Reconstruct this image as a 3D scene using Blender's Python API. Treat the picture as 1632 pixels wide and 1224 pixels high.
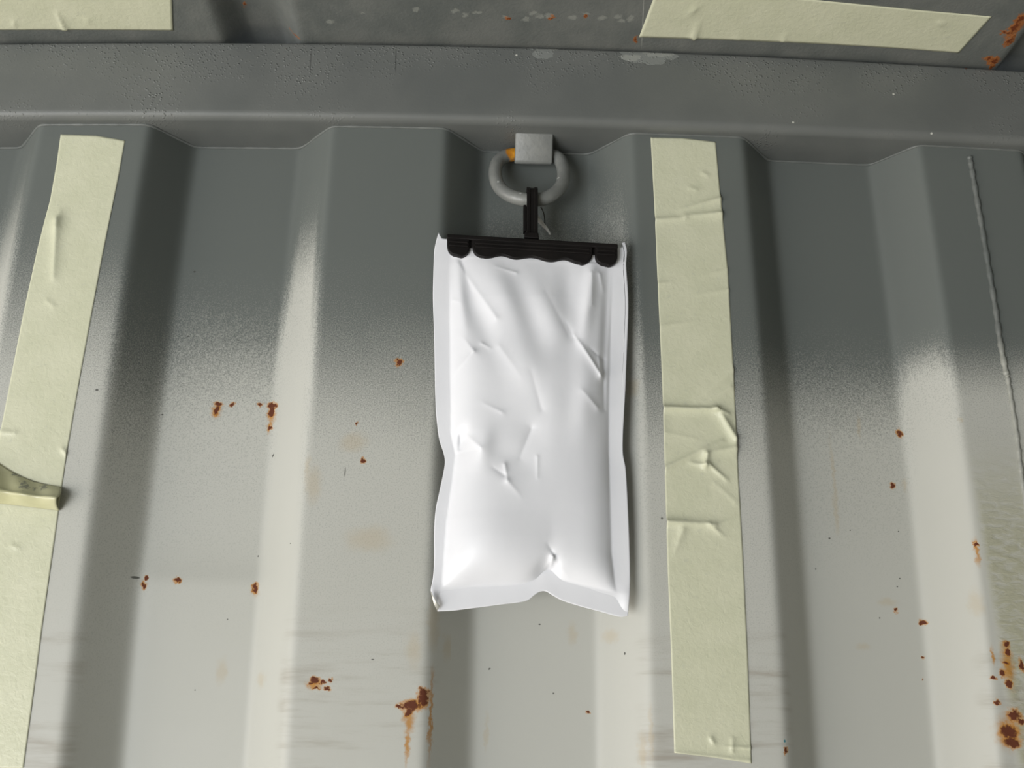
import bpy, bmesh, math, random
import numpy as np
from mathutils import Vector, Matrix

for o in list(bpy.data.objects):
    bpy.data.objects.remove(o, do_unlink=True)
SC = bpy.context.scene
COL = SC.collection
rng = np.random.default_rng(7)

# ------------------------------------------------------------------ camera
F_PX, PITCH, ROLL, YAW = 1630.09, 0.337, 0.0102, 0.0273
CAM = np.array([0.3832, -0.728, -0.4801])
_cp, _sp = math.cos(PITCH), math.sin(PITCH)
_f = np.array([math.sin(YAW) * _cp, math.cos(YAW) * _cp, _sp])
_r = np.array([math.cos(YAW), -math.sin(YAW), 0.0])
_u = np.cross(_r, _f)
RT = math.cos(ROLL) * _r + math.sin(ROLL) * _u
UP = math.cos(ROLL) * _u - math.sin(ROLL) * _r
FW = _f
cd = bpy.data.cameras.new('camera')
cam = bpy.data.objects.new('camera', cd)
COL.objects.link(cam)
cam.matrix_world = Matrix(((RT[0], UP[0], -FW[0], CAM[0]), (RT[1], UP[1], -FW[1], CAM[1]),
                           (RT[2], UP[2], -FW[2], CAM[2]), (0, 0, 0, 1)))
cd.sensor_fit = 'HORIZONTAL'
cd.sensor_width = 36.0
cd.lens = 36.0 * F_PX / 1632.0
cd.clip_start = 0.01
SC.camera = cam

# ------------------------------------------------------------------ world, daylight, exposure
W = bpy.data.worlds.new('world')
SC.world = W
W.use_nodes = True
W.node_tree.nodes['Background'].inputs[0].default_value = (0.80, 0.90, 1.0, 1)
W.node_tree.nodes['Background'].inputs[1].default_value = 0.6

ROOM_L, ROOM_R, ROOM_W, ROOM_H = -2.1, 2.9, 2.33, 2.30


def area(name, loc, direction, sx, sy, power, color):
    l = bpy.data.lights.new(name, 'AREA')
    l.shape = 'RECTANGLE'; l.size = sx; l.size_y = sy
    l.energy = power; l.color = color
    o = bpy.data.objects.new(name, l)
    COL.objects.link(o)
    o.location = loc
    o.rotation_euler = Vector(direction).to_track_quat('-Z', 'Y').to_euler()
    return o


SIDE_A, SIDE_B = -2.0, -0.5        # made-up opening in the opposite wall, added for more frontal light
area('end_doorway_daylight', (ROOM_L - 0.05, -ROOM_W * 0.52, -1.35), (1, 0.10, 0.35), 2.1, 1.9, 50, (1.0, 0.90, 0.78))
area('added_side_light', ((SIDE_A + SIDE_B) / 2, -ROOM_W - 0.12, -1.55), (0.45, 1, 0.80), 1.5, 1.5, 80, (0.985, 0.99, 0.985))  # added unseen lamp at the made-up side opening, softens contrast between rib faces

SC.view_settings.view_transform = 'Standard'
SC.view_settings.look = 'None'
SC.view_settings.gamma = 1.0
SC.view_settings.use_curve_mapping = False
SC.view_settings.exposure = -0.07
try:
    SC.cycles.max_bounces = 8
    SC.cycles.diffuse_bounces = 5
except Exception:
    pass


# ------------------------------------------------------------------ geometry helpers
def at(u, v, Y):
    """point of the plane y = Y that the photo shows at pixel u, v"""
    d = RT * ((u - 816.0) / F_PX) - UP * ((v - 612.0) / F_PX) + FW
    return CAM + d * ((Y - CAM[1]) / d[1])


def at_z(u, v, Z):
    d = RT * ((u - 816.0) / F_PX) - UP * ((v - 612.0) / F_PX) + FW
    return CAM + d * ((Z - CAM[2]) / d[2])


# lens barrel distortion put into the shape of panel, rail and roof as one smooth bow
BX = [(0,0,0,7e-05),(0,1,0,-0.00042),(0,2,0,0.00448),(0,3,0,-0.00498),(0,4,0,0.00516),(1,0,0,-0.00371),(1,1,0,0.02687),
      (1,2,0,-0.1941),(1,3,0,0.07637),(2,0,0,0.01363),(2,1,0,-0.00604),(2,2,0,0.00634),(3,0,0,-0.2016),(3,1,0,0.09381),
      (4,0,0,0.00819),(0,0,1,-0.0007),(1,0,1,0.07409),(0,1,1,0.00086)]
BZ = [(0,0,0,0.00018),(0,1,0,-0.00515),(0,2,0,0.04483),(0,3,0,-0.20632),(0,4,0,0.07596),(1,0,0,-0.0005),(1,1,0,0.00912),
      (1,2,0,-0.00334),(1,3,0,0.0054),(2,0,0,0.01361),(2,1,0,-0.21039),(2,2,0,0.08518),(3,0,0,-0.00266),(3,1,0,0.0102),
      (4,0,0,0.01291),(0,0,1,0.00637),(1,0,1,0.00069),(0,1,1,0.05444)]


def bow(P):
    P = np.asarray(P, float).reshape(-1, 3)
    x = np.clip(P[:, 0], -0.2, 1.0) - 0.38
    z = np.clip(P[:, 2], -0.75, 0.10) + 0.30
    y = np.clip(P[:, 1], -0.02, 0.036)
    Q = P.copy()
    for c, T in ((0, BX), (2, BZ)):
        for i, j, l, a in T:
            Q[:, c] += a * x ** i * z ** j * y ** l
    return Q


def link(name, me, m=None, parent=None):
    o = bpy.data.objects.new(name, me)
    COL.objects.link(o)
    if m is not None:
        me.materials.append(m)
    if parent is not None:
        o.parent = parent
    return o


def mesh(name, verts, faces, m, parent=None, smooth=True, cut=False):
    me = bpy.data.meshes.new(name)
    me.from_pydata([tuple(map(float, v)) for v in verts], [], faces)
    me.validate()
    bm = bmesh.new(); bm.from_mesh(me)
    bmesh.ops.recalc_face_normals(bm, faces=bm.faces)
    bm.to_mesh(me); bm.free()
    if smooth:
        me.polygons.foreach_set('use_smooth', [True] * len(me.polygons))
    me.update()
    return link(name, me, m, parent)


def grid_faces(nr, nc, close_c=False):
    fs = []
    for i in range(nr - 1):
        for j in range(nc if close_c else nc - 1):
            k = (j + 1) % nc
            fs.append((i * nc + j, i * nc + k, (i + 1) * nc + k, (i + 1) * nc + j))
    return fs


def empty(name, loc, label=None, cat=None, group=None):
    o = bpy.data.objects.new(name, None)
    o.empty_display_size = 0.02
    COL.objects.link(o)
    o.location = tuple(loc)
    if label:
        tag(o, label, cat, group)
    return o


def tag(o, label, cat, group=None):
    o['label'] = label
    o['category'] = cat
    if group:
        o['group'] = group
    return o


def adopt(parent, *obs):
    for o in obs:
        o.parent = parent
        o.matrix_parent_inverse = Matrix.Translation(-Vector(parent.location))


def tube(pts, rad, n=16, closed=False, squash=None):
    """verts, faces of a tube along pts; rad number or list"""
    P = [np.asarray(p, float) for p in pts]
    N = len(P)
    vs = []
    ref = np.array([0.0, 1.0, 0.0])
    for i in range(N):
        a = P[(i - 1) % N] if (closed or i > 0) else P[i]
        b = P[(i + 1) % N] if (closed or i < N - 1) else P[i]
        t = (b - a) / np.linalg.norm(b - a)
        s = np.cross(t, ref); s /= max(np.linalg.norm(s), 1e-9)
        w = np.cross(s, t)
        r = rad[i] if hasattr(rad, '__len__') else rad
        for k in range(n):
            an = 2 * math.pi * k / n
            vs.append(P[i] + r * (math.cos(an) * s + math.sin(an) * w))
    fs = grid_faces(N, n, True)
    if closed:
        for k in range(n):
            q = (k + 1) % n
            fs.append(((N - 1) * n + k, (N - 1) * n + q, q, k))
    else:
        fs.append(tuple(range(n)))
        fs.append(tuple(range((N - 1) * n, N * n)))
    return vs, fs


def spline(pts, per=8, closed=False):
    P = [np.asarray(p, float) for p in pts]
    N = len(P); out = []
    for i in range(N if closed else N - 1):
        if closed:
            p0, p1, p2, p3 = P[(i - 1) % N], P[i], P[(i + 1) % N], P[(i + 2) % N]
        else:
            p0, p1, p2, p3 = P[max(i - 1, 0)], P[i], P[i + 1], P[min(i + 2, N - 1)]
        for k in range(per):
            t = k / per
            out.append(0.5 * (2 * p1 + (p2 - p0) * t + (2 * p0 - 5 * p1 + 4 * p2 - p3) * t * t + (3 * p1 - p0 - 3 * p2 + p3) * t ** 3))
    if not closed:
        out.append(P[-1])
    return out


def prism(name, poly, y0, y1, m, parent=None, bevel=0.0, smooth=False):
    """closed outline of (x, z) points, extruded from y0 (front) to y1 (back)"""
    n = len(poly)
    vs = [(p[0], y0, p[1]) for p in poly] + [(p[0], y1, p[1]) for p in poly]
    fs = [tuple(range(n)), tuple(range(2 * n - 1, n - 1, -1))]
    for i in range(n):
        j = (i + 1) % n
        fs.append((i, i + n, j + n, j))
    o = mesh(name, vs, fs, m, parent, smooth=False)
    if bevel > 0:
        b = o.modifiers.new('bevel', 'BEVEL'); b.width = bevel; b.segments = 3; b.limit_method = 'ANGLE'; b.angle_limit = 0.6
        o.data.polygons.foreach_set('use_smooth', [True] * len(o.data.polygons))
        w = o.modifiers.new('wn', 'WEIGHTED_NORMAL'); w.keep_sharp = True
    return o


def box(name, lo, hi, m, parent=None):
    x0, y0, z0 = lo; x1, y1, z1 = hi
    v = [(x0, y0, z0), (x1, y0, z0), (x1, y1, z0), (x0, y1, z0), (x0, y0, z1), (x1, y0, z1), (x1, y1, z1), (x0, y1, z1)]
    f = [(0, 3, 2, 1), (4, 5, 6, 7), (0, 1, 5, 4), (1, 2, 6, 5), (2, 3, 7, 6), (3, 0, 4, 7)]
    return mesh(name, v, f, m, parent, smooth=False)


# ------------------------------------------------------------------ node helpers
class NT:
    def __init__(self, name, rough=0.5, spec=0.5, metallic=0.0):
        self.m = bpy.data.materials.new(name)
        self.m.use_nodes = True
        self.t = self.m.node_tree
        self.b = self.t.nodes['Principled BSDF']
        self.b.inputs['Roughness'].default_value = rough
        self.b.inputs['Specular IOR Level'].default_value = spec
        self.b.inputs['Metallic'].default_value = metallic

    def n(self, typ, **kw):
        d = self.t.nodes.new(typ)
        for k, v in kw.items():
            setattr(d, k, v)
        return d

    def put(self, s, v):
        if isinstance(v, bpy.types.NodeSocket):
            self.t.links.new(v, s)
        else:
            s.default_value = v

    def math(self, op, a, b=0.0, c=0.0, clamp=False):
        d = self.n('ShaderNodeMath', operation=op, use_clamp=clamp)
        for i, v in enumerate((a, b, c)):
            self.put(d.inputs[i], v)
        return d.outputs[0]

    def vec(self, op, a, b=(0, 0, 0)):
        d = self.n('ShaderNodeVectorMath', operation=op)
        self.put(d.inputs[0], a)
        if op == 'SCALE':
            self.put(d.inputs[3], b)
        elif op not in ('LENGTH',):
            self.put(d.inputs[1], b)
        return d.outputs[1] if op == 'LENGTH' else d.outputs[0]

    def noise(self, vec, scale, detail=2.0, rough=0.5, color=False, dist=0.0):
        d = self.n('ShaderNodeTexNoise')
        self.put(d.inputs['Vector'], vec)
        d.inputs['Scale'].default_value = scale
        d.inputs['Detail'].default_value = detail
        d.inputs['Roughness'].default_value = rough
        d.inputs['Distortion'].default_value = dist
        return d.outputs['Color' if color else 'Fac']

    def remap(self, v, a, b, c=0.0, d=1.0, smooth=True):
        r = self.n('ShaderNodeMapRange', interpolation_type='SMOOTHSTEP' if smooth else 'LINEAR')
        self.put(r.inputs[0], v)
        for i, q in enumerate((a, b, c, d)):
            self.put(r.inputs[1 + i], q)
        return r.outputs[0]

    def mix(self, fac, a, b):
        d = self.n('ShaderNodeMix', data_type='RGBA')
        self.put(d.inputs[0], fac)
        self.put(d.inputs[6], a if isinstance(a, bpy.types.NodeSocket) else (*a, 1))
        self.put(d.inputs[7], b if isinstance(b, bpy.types.NodeSocket) else (*b, 1))
        return d.outputs[2]

    def obj(self):
        return self.n('ShaderNodeTexCoord').outputs['Object']

    def sep(self, v):
        return self.n('ShaderNodeSeparateXYZ'), v

    def xyz(self, v):
        d = self.n('ShaderNodeSeparateXYZ'); self.put(d.inputs[0], v)
        return d.outputs

    def comb(self, x, y, z=0.0):
        d = self.n('ShaderNodeCombineXYZ')
        for i, v in enumerate((x, y, z)):
            self.put(d.inputs[i], v)
        return d.outputs[0]

    def attr(self, name):
        d = self.n('ShaderNodeAttribute', attribute_name=name)
        return d.outputs['Fac']

    def spots(self, p, lst):
        """smallest normalised distance to a list of ellipses (cx, cy, rx, ry, rot) in the plane of p"""
        out = None
        for cx, cy, rx, ry, rot in lst:
            mp = self.n('ShaderNodeMapping', vector_type='TEXTURE')
            self.put(mp.inputs['Vector'], p)
            mp.inputs['Location'].default_value = (cx, cy, 0)
            mp.inputs['Rotation'].default_value = (0, 0, rot)
            mp.inputs['Scale'].default_value = (rx, ry, 1)
            l = self.vec('LENGTH', mp.outputs[0])
            out = l if out is None else self.math('MINIMUM', out, l)
        return out

    def bump(self, h, strength=0.5, dist=0.001, normal=None):
        d = self.n('ShaderNodeBump')
        d.inputs['Strength'].default_value = strength
        d.inputs['Distance'].default_value = dist
        self.put(d.inputs['Height'], h)
        if normal is not None:
            self.put(d.inputs['Normal'], normal)
        return d.outputs[0]

    def color(self, c):
        self.put(self.b.inputs['Base Color'], c if isinstance(c, bpy.types.NodeSocket) else (*c, 1))

    def normal(self, n):
        self.put(self.b.inputs['Normal'], n)


# ------------------------------------------------------------------ the corrugated side wall
PER, WN, SL, DEP = 0.25, 0.0965, 0.0304, 0.0353
NEAR, REC = 0.0, DEP


def px_spot(u, v, rx, ry, Y, rot=0.0):
    """ellipse on the wall: centre and radii measured on the photo, in metres on the wall"""
    p = at(u, v, Y)
    return (p[0], p[2], rx * np.linalg.norm(at(u + 1, v, Y) - p), ry * np.linalg.norm(at(u, v + 1, Y) - p), rot)


N_, R_ = NEAR, REC
RUST = [px_spot(*a) for a in [
    (636, 578, 6, 6, N_), (579, 734, 4.5, 4, N_), (568, 675, 2, 2, N_),
    (348, 644, 7, 4, R_), (345, 654, 4.5, 8, R_), (369, 645, 4.5, 3.5, R_), (415, 645, 4, 3, R_), (434, 646, 8, 5, R_),
    (433, 657, 5, 10, R_), (431, 682, 4, 4, R_),
    (235, 922, 4, 3, R_), (231, 934, 3.5, 6, R_), (286, 926, 6, 4, R_), (409, 938, 5, 8, R_),
    (502, 1085, 8, 7, N_), (494, 1090, 5, 3, N_), (515, 1088, 5, 3.5, N_), (527, 1084, 3, 3, N_), (521, 1098, 5, 3, N_), (503, 1097, 6, 2, N_),
    (675, 1104, 9, 8, N_), (674, 1116, 9, 12, N_), (655, 1125, 17, 8, N_), (636, 1126, 7, 3, N_), (651, 1136, 7, 6, N_),
    (937, 1136, 3, 2.5, R_), (794, 197, 2.5, 2.5, N_),
    (1433, 691, 4.5, 6, R_), (1423, 774, 4, 5, R_), (1469, 992, 5, 4, R_), (1428, 972, 3, 4, R_), (1470, 1048, 2.5, 2.5, R_), (1470, 1083, 2, 2, R_),
    (1604, 1027, 5, 6, N_), (1607, 1040, 5, 5, N_), (1604, 1056, 6, 4, N_), (1598, 1074, 6, 6, N_), (1608, 1090, 6, 6, N_), (1584, 1081, 5, 3, N_),
    (1616, 1140, 11, 10, N_), (1608, 1166, 14, 14, N_), (1613, 1184, 14, 9, N_), (1627, 1150, 6, 5, N_),
    (1254, 1196, 3.5, 6, N_), (1556, 868, 3, 5, N_), (1628, 1060, 4, 10, N_), (1590, 1120, 5, 5, N_)]]
STREAK = [px_spot(*a) for a in [
    (652, 1143, 14, 16, N_), (652, 1155, 9, 24, N_), (662, 1124, 22, 12, N_),     (651, 1150, 9, 34, N_), (649, 1185, 5, 48, N_), (686, 1140, 4, 90, N_), (345, 655, 9, 12, R_), (433, 662, 9, 16, R_), (430, 678, 5, 16, R_),
    (409, 940, 8, 13, R_), (231, 932, 7, 10, R_), (500, 1092, 16, 10, N_), (286, 928, 8, 6, R_), (1608, 1165, 24, 34, N_), (1606, 1060, 12, 46, N_),
    (1470, 992, 7, 6, R_), (1433, 691, 6, 8, R_),
    (1558, 880, 5, 26, N_), (1582, 1045, 4, 18, N_), ]]
FAINT = [px_spot(*a) for a in [
    (590, 860, 48, 26, N_), (565, 705, 30, 20, N_), (660, 1035, 18, 34, N_), (912, 1010, 10, 22, R_), (1010, 615, 12, 18, N_), (500, 770, 16, 40, N_),
    (712, 1030, 10, 26, N_), (690, 990, 12, 60, N_), (1415, 960, 20, 8, R_), (1375, 1030, 16, 8, R_), (970, 1015, 16, 14, R_), (1560, 960, 12, 26, N_),
    (420, 1085, 12, 16, R_), (355, 1070, 12, 26, R_), (1500, 690, 4, 4, R_), (1329, 760, 4, 80, R_), (1332, 820, 5, 40, R_), (1369, 680, 4, 26, R_), (1442, 774, 5, 14, R_), (1038, 1170, 5, 60, N_), (1026, 1200, 8, 40, N_), (490, 745, 7, 30, N_), (775, 1170, 5, 40, R_)]]
SPECK = [px_spot(*a) for a in [
    (780, 1066, 2.4, 1.6, R_, 0.6), (882, 1105, 1.6, 1.6, R_), (860, 995, 2, 1.5, R_), (436, 727, 1.6, 3.4, R_, -0.5), (259, 661, 1.8, 1.5, R_), (550, 752, 1, 9, N_),
    (310, 433, 2, 1.6, R_), (380, 542, 2, 1.3, R_), (180, 645, 3, 2, R_), (300, 536, 1.5, 1.5, R_), (1322, 858, 2, 1.6, R_), (1300, 907, 1.6, 1.3, R_), (1434, 922, 1.6, 1.4, R_),
    (1430, 935, 1.6, 1.3, R_), (1432, 847, 1.4, 1.2, R_), (1402, 985, 1.6, 1.4, R_), (594, 1051, 3, 1.2, N_), (219, 922, 7, 2.5, R_), (990, 1045, 1.3, 2.6, R_),
    (1055, 826, 2, 2, N_), (312, 1100, 1.3, 1.3, R_), (364, 988, 1.3, 1.3, R_), (412, 887, 1.2, 1.6, R_), (460, 863, 1.2, 1.2, N_), (1355, 845, 1.2, 1.2, R_)]]
BLUE = [px_spot(1251, 1181, 2.2, 2.6, N_)]


def paint_nodes(nt, p2, p3):
    """noise shared by the painted steel: returns wobbly plane coordinates and the fine grain"""
    wob = nt.vec('SCALE', nt.vec('SUBTRACT', nt.noise(p3, 260, 3, 0.6, color=True), (0.5, 0.5, 0.5)), 0.0065)
    return nt.vec('ADD', p2, wob)


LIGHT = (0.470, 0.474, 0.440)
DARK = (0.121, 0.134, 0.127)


def wall_material(xa, xb):
    """the painted steel between xa and xb: only the rust and stains of that stretch go into its nodes"""
    nt = NT('grey_painted_steel_wall', 0.42, 0.4)
    own = lambda lst: [q for q in lst if xa <= q[0] < xb] or [(9.0, 9.0, 0.001, 0.001, 0.0)]
    o = nt.obj()
    x, y, z = nt.xyz(o)
    p2 = nt.comb(x, z)
    pw = paint_nodes(nt, p2, o)
    fine = nt.noise(o, 1000, 2, 0.6)
    mid = nt.noise(o, 9, 3)
    # darker respray along the top, fading out as overspray speckle
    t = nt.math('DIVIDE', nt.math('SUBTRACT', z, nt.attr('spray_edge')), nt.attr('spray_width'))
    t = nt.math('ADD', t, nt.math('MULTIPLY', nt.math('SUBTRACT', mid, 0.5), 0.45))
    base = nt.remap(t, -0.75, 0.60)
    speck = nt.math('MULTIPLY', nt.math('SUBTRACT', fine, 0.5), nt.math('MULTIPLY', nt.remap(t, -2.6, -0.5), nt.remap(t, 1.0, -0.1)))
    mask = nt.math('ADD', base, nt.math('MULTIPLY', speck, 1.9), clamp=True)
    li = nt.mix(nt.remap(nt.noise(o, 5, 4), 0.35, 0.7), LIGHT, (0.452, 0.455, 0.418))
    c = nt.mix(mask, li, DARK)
    # rolled olive patch on the rightmost rib
    rough_n = nt.noise(nt.vec('MULTIPLY', o, (90, 90, 240)), 1.0, 4, 0.6, dist=0.4)
    reg = nt.math('MULTIPLY', nt.remap(nt.math('ADD', x, nt.math('MULTIPLY', z, 0.02)), PER * 3 - 0.014, PER * 3 - 0.006), nt.remap(z, -0.245, -0.35))
    c = nt.mix(nt.math('MULTIPLY', reg, nt.remap(rough_n, 0.30, 0.58, 0.25, 0.9)), c, (0.36, 0.355, 0.26))
    # faint horizontal scuffs low on the ribs
    sc = nt.noise(nt.vec('MULTIPLY', o, (7, 7, 70)), 1.0, 5, 0.65)
    low = nt.math('MULTIPLY', nt.remap(z, -0.385, -0.43), nt.remap(y, 0.012, 0.002))
    c = nt.mix(nt.math('MULTIPLY', nt.math('MULTIPLY', nt.remap(sc, 0.47, 0.70), low), 0.60), c, (0.27, 0.235, 0.19))
    # stains and rust
    fn = nt.noise(o, 60, 3)
    f = nt.remap(nt.math('ADD', nt.spots(pw, own(FAINT)), nt.math('MULTIPLY', nt.math('SUBTRACT', fn, 0.5), 0.8)), 1.1, 0.2)
    c = nt.mix(nt.math('MULTIPLY', f, 0.28), c, (0.42, 0.315, 0.165))
    s = nt.remap(nt.math('ADD', nt.spots(pw, own(STREAK)), nt.math('MULTIPLY', nt.math('SUBTRACT', fn, 0.5), 0.9)), 1.15, 0.1)
    c = nt.mix(nt.math('MULTIPLY', s, 0.85), c, (0.40, 0.175, 0.010))
    d = nt.math('ADD', nt.spots(pw, own(RUST)), nt.math('MULTIPLY', nt.math('SUBTRACT', nt.noise(o, 420, 3, 0.65), 0.5), 0.95))
    c = nt.mix(nt.math('MULTIPLY', nt.remap(d, 1.45, 0.85), 0.75), c, (0.46, 0.19, 0.010))
    c = nt.mix(nt.remap(d, 1.02, 0.66), c, (0.105, 0.026, 0.009))
    k = nt.remap(nt.spots(p2, own(SPECK)), 1.1, 0.6)
    c = nt.mix(nt.math('MULTIPLY', k, 0.85), c, (0.05, 0.05, 0.045))
    c = nt.mix(nt.remap(nt.spots(p2, own(BLUE)), 1.1, 0.6), c, (0.05, 0.21, 0.26))
    nt.color(c)
    rr = nt.math('ADD', nt.math('MULTIPLY', nt.remap(d, 1.3, 0.6), 0.4), 0.42)
    nt.put(nt.b.inputs['Roughness'], rr)
    h = nt.math('ADD', nt.math('MULTIPLY', fine, 0.10), nt.math('MULTIPLY', nt.math('MULTIPLY', rough_n, reg), 3.6))
    h = nt.math('ADD', h, nt.math('MULTIPLY', nt.remap(d, 1.0, 0.5), 0.8))
    nt.normal(nt.bump(h, 0.35, 0.0007))
    return nt.m


def profile_y(x):
    k = np.mod(x, PER)
    y = np.where(k < WN, 0.0, np.where(k < WN + SL, (k - WN) / SL, np.where(k < PER - SL, 1.0, 1 - (k - (PER - SL)) / SL)))
    return y * DEP


def smooth_profile(x, sig=0.0030):
    acc = np.zeros_like(x); wsum = 0
    for s in np.linspace(-2.5, 2.5, 21):
        w = math.exp(-s * s / 2); acc += w * profile_y(x + s * sig); wsum += w
    return acc / wsum


# where the dark respray ends, read on the photo: rib segment -> (pixel column, depth, row, spread)
SPRAY = {('R', -1): (10, R_, 420, 150), ('L', 0): (45, R_ / 2, 350, 170), ('N', 0): (150, N_, 500, 230), ('D', 0): (225, R_ / 2, 620, 240),
         ('R', 0): (370, R_, 570, 175), ('L', 1): (485, R_ / 2, 395, 120), ('N', 1): (600, N_, 595, 235), ('D', 1): (725, R_ / 2, 500, 200),
         ('R', 1): (850, R_, 440, 170), ('L', 2): (980, R_ / 2, 390, 170), ('N', 2): (1100, N_, 640, 230), ('D', 2): (1230, R_ / 2, 625, 170),
         ('R', 2): (1330, R_, 625, 140), ('L', 3): (1470, R_ / 2, 572, 60), ('N', 3): (1590, N_, 590, 80)}
_sp = {}
for key, (u, Yd, v, w) in SPRAY.items():
    a = at(u, v, Yd)[2]; b = at(u, v - w / 2, Yd)[2] - at(u, v + w / 2, Yd)[2]
    _sp[key] = (a, abs(b))


def spray(x):
    k = math.floor(x / PER); r = x - k * PER
    if r < WN: key = ('N', k)
    elif r < WN + SL: key = ('D', k)
    elif r < PER - SL: key = ('R', k)
    else: key = ('L', k + 1)
    if key in _sp:
        return _sp[key]
    return _sp[('N', 3)] if x > 0.4 else _sp[('R', -1)]


# stretches cut along the middle of the slopes
CUTS = [-1e3, -SL / 2]
for _k in range(4):
    CUTS += [_k * PER + WN + SL / 2, (_k + 1) * PER - SL / 2]
CUTS = CUTS[:-1]
CUTS[-1] = 1e3 if CUTS[-1] > 0.86 else CUTS[-1]
if CUTS[-1] < 1e3:
    CUTS.append(1e3)
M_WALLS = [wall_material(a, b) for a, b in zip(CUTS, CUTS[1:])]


def build_wall():
    xs = np.concatenate([np.arange(ROOM_L, -0.16, 0.005), np.arange(-0.16, 0.96, 0.0015), np.arange(0.96, ROOM_R + 0.001, 0.005)])
    zs = np.concatenate([np.arange(0.0, -0.72, -0.0045), np.arange(-0.72, -ROOM_H - 0.01, -0.06)])
    zs[-1] = -ROOM_H
    yy = smooth_profile(xs)
    sp = np.array([np.mean([spray(x + d) for d in np.linspace(-0.006, 0.006, 7)], axis=0) for x in xs])
    nr, nc = len(zs), len(xs)
    X = np.tile(xs, (nr, 1)); Z = np.tile(zs[:, None], (1, nc)); Y = np.tile(yy, (nr, 1))
    # a slight welded step across the trough left of the bag
    ja, jb, jz = at(225, 926, REC)[0], at(412, 935, REC)[0], at(320, 930, REC)[2]
    inx = np.clip((X - ja + 0.026) / 0.034, 0, 1) * np.clip((jb + 0.026 - X) / 0.034, 0, 1)
    inx = inx * inx * (3 - 2 * inx)
    Y = Y - inx * 0.0034 * np.where(Z > jz, np.exp(-np.clip(Z - jz, 0, 1) / 0.020), np.exp(-np.clip(jz - Z, 0, 1) / 0.16))
    P = bow(np.stack([X, Y, Z], -1).reshape(-1, 3))
    e = np.tile(sp[:, 0], nr); w = np.tile(sp[:, 1], nr)
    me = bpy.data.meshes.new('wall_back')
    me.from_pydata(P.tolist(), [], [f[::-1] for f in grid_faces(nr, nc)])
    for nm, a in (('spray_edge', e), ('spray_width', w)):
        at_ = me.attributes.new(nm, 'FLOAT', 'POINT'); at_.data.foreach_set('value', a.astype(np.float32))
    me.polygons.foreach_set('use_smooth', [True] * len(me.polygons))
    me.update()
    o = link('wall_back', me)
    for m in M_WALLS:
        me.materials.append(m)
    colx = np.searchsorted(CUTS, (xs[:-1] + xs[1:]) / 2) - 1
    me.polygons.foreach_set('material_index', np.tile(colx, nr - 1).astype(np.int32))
    o['kind'] = 'structure'
    return o


wall = build_wall()


# ------------------------------------------------------------------ dark painted rail and roof
def rail_material():
    nt = NT('dark_grey_rail_paint', 0.45, 0.4)
    o = nt.obj()
    x, y, z = nt.xyz(o)
    p2 = nt.comb(x, z)
    pw = nt.vec('ADD', p2, nt.vec('SCALE', nt.vec('SUBTRACT', nt.noise(o, 130, 4, 0.65, color=True), (0.5, 0.5, 0.5)), 0.007))
    RY = -0.012
    chips = [px_spot(*a) for a in [(1030, 84, 44, 7, RY), (1015, 92, 26, 8, RY), (1040, 95, 22, 8, RY), (1062, 90, 18, 6, RY), (862, 76, 28, 3.5, RY), (865, 86, 16, 9, RY), (912, 78, 10, 2.5, RY)]]
    hi = [px_spot(*a) for a in [(882, 77, 9, 4, RY), (1050, 85, 26, 6, RY), (1005, 92, 18, 5, RY), (1065, 80, 20, 4, RY), (915, 74, 9, 2, RY)]]
    c = nt.mix(nt.remap(nt.noise(o, 14, 4), 0.3, 0.7), (0.112, 0.120, 0.116), (0.135, 0.142, 0.136))
    dch = nt.spots(pw, chips)
    c = nt.mix(nt.remap(dch, 1.06, 0.98), c, (0.185, 0.196, 0.188))
    c = nt.mix(nt.math('MULTIPLY', nt.remap(nt.spots(pw, hi), 1.04, 0.94), 0.8), c, (0.27, 0.28, 0.26))
    cr = [px_spot(495, 98, 0.7, 27, RY, 0.03), px_spot(631, 95, 0.9, 25, RY, 0.03)]
    c = nt.mix(nt.math('MULTIPLY', nt.remap(nt.spots(p2, cr), 1.1, 0.5), 0.7), c, (0.02, 0.02, 0.02))
    dots = [px_spot(795, 197, 2.6, 2.6, RY), px_spot(1447, 99, 3, 2.5, RY), px_spot(1540, 108, 2, 2, RY)]
    c = nt.mix(nt.remap(nt.spots(p2, dots), 1.2, 0.7), c, (0.13, 0.03, 0.01))
    wd = [px_spot(a, b, 1.8, 1.5, RY) for a, b in [(669, 194), (823, 88), (1264, 195), (1424, 150), (1485, 212), (1350, 45)]]
    c = nt.mix(nt.remap(nt.spots(p2, wd), 1.2, 0.7), c, (0.5, 0.5, 0.46))
    nt.color(c)
    # blistered paint: bubbles near the top edge and in a looser band below
    vo = nt.n('ShaderNodeTexVoronoi'); nt.put(vo.inputs['Vector'], o); vo.inputs['Scale'].default_value = 380
    bub = nt.remap(vo.outputs['Distance'], 0.42, 0.05)
    pat = nt.remap(nt.math('ADD', nt.noise(o, 14, 3), nt.remap(z, 0.022, 0.068, -0.12, 0.18, smooth=False)), 0.38, 0.60)
    pick = nt.remap(nt.noise(o, 210, 2), 0.34, 0.56)
    h = nt.math('MULTIPLY', nt.math('MULTIPLY', bub, pat), pick)
    h = nt.math('ADD', h, nt.math('MULTIPLY', nt.noise(o, 600, 2), 0.12))
    h = nt.math('SUBTRACT', h, nt.math('MULTIPLY', nt.remap(dch, 1.04, 0.99), 0.5))
    nt.normal(nt.bump(h, 0.6, 0.0009))
    return nt.m


M_RAIL = rail_material()
RAIL_TOP = 0.0762


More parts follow.
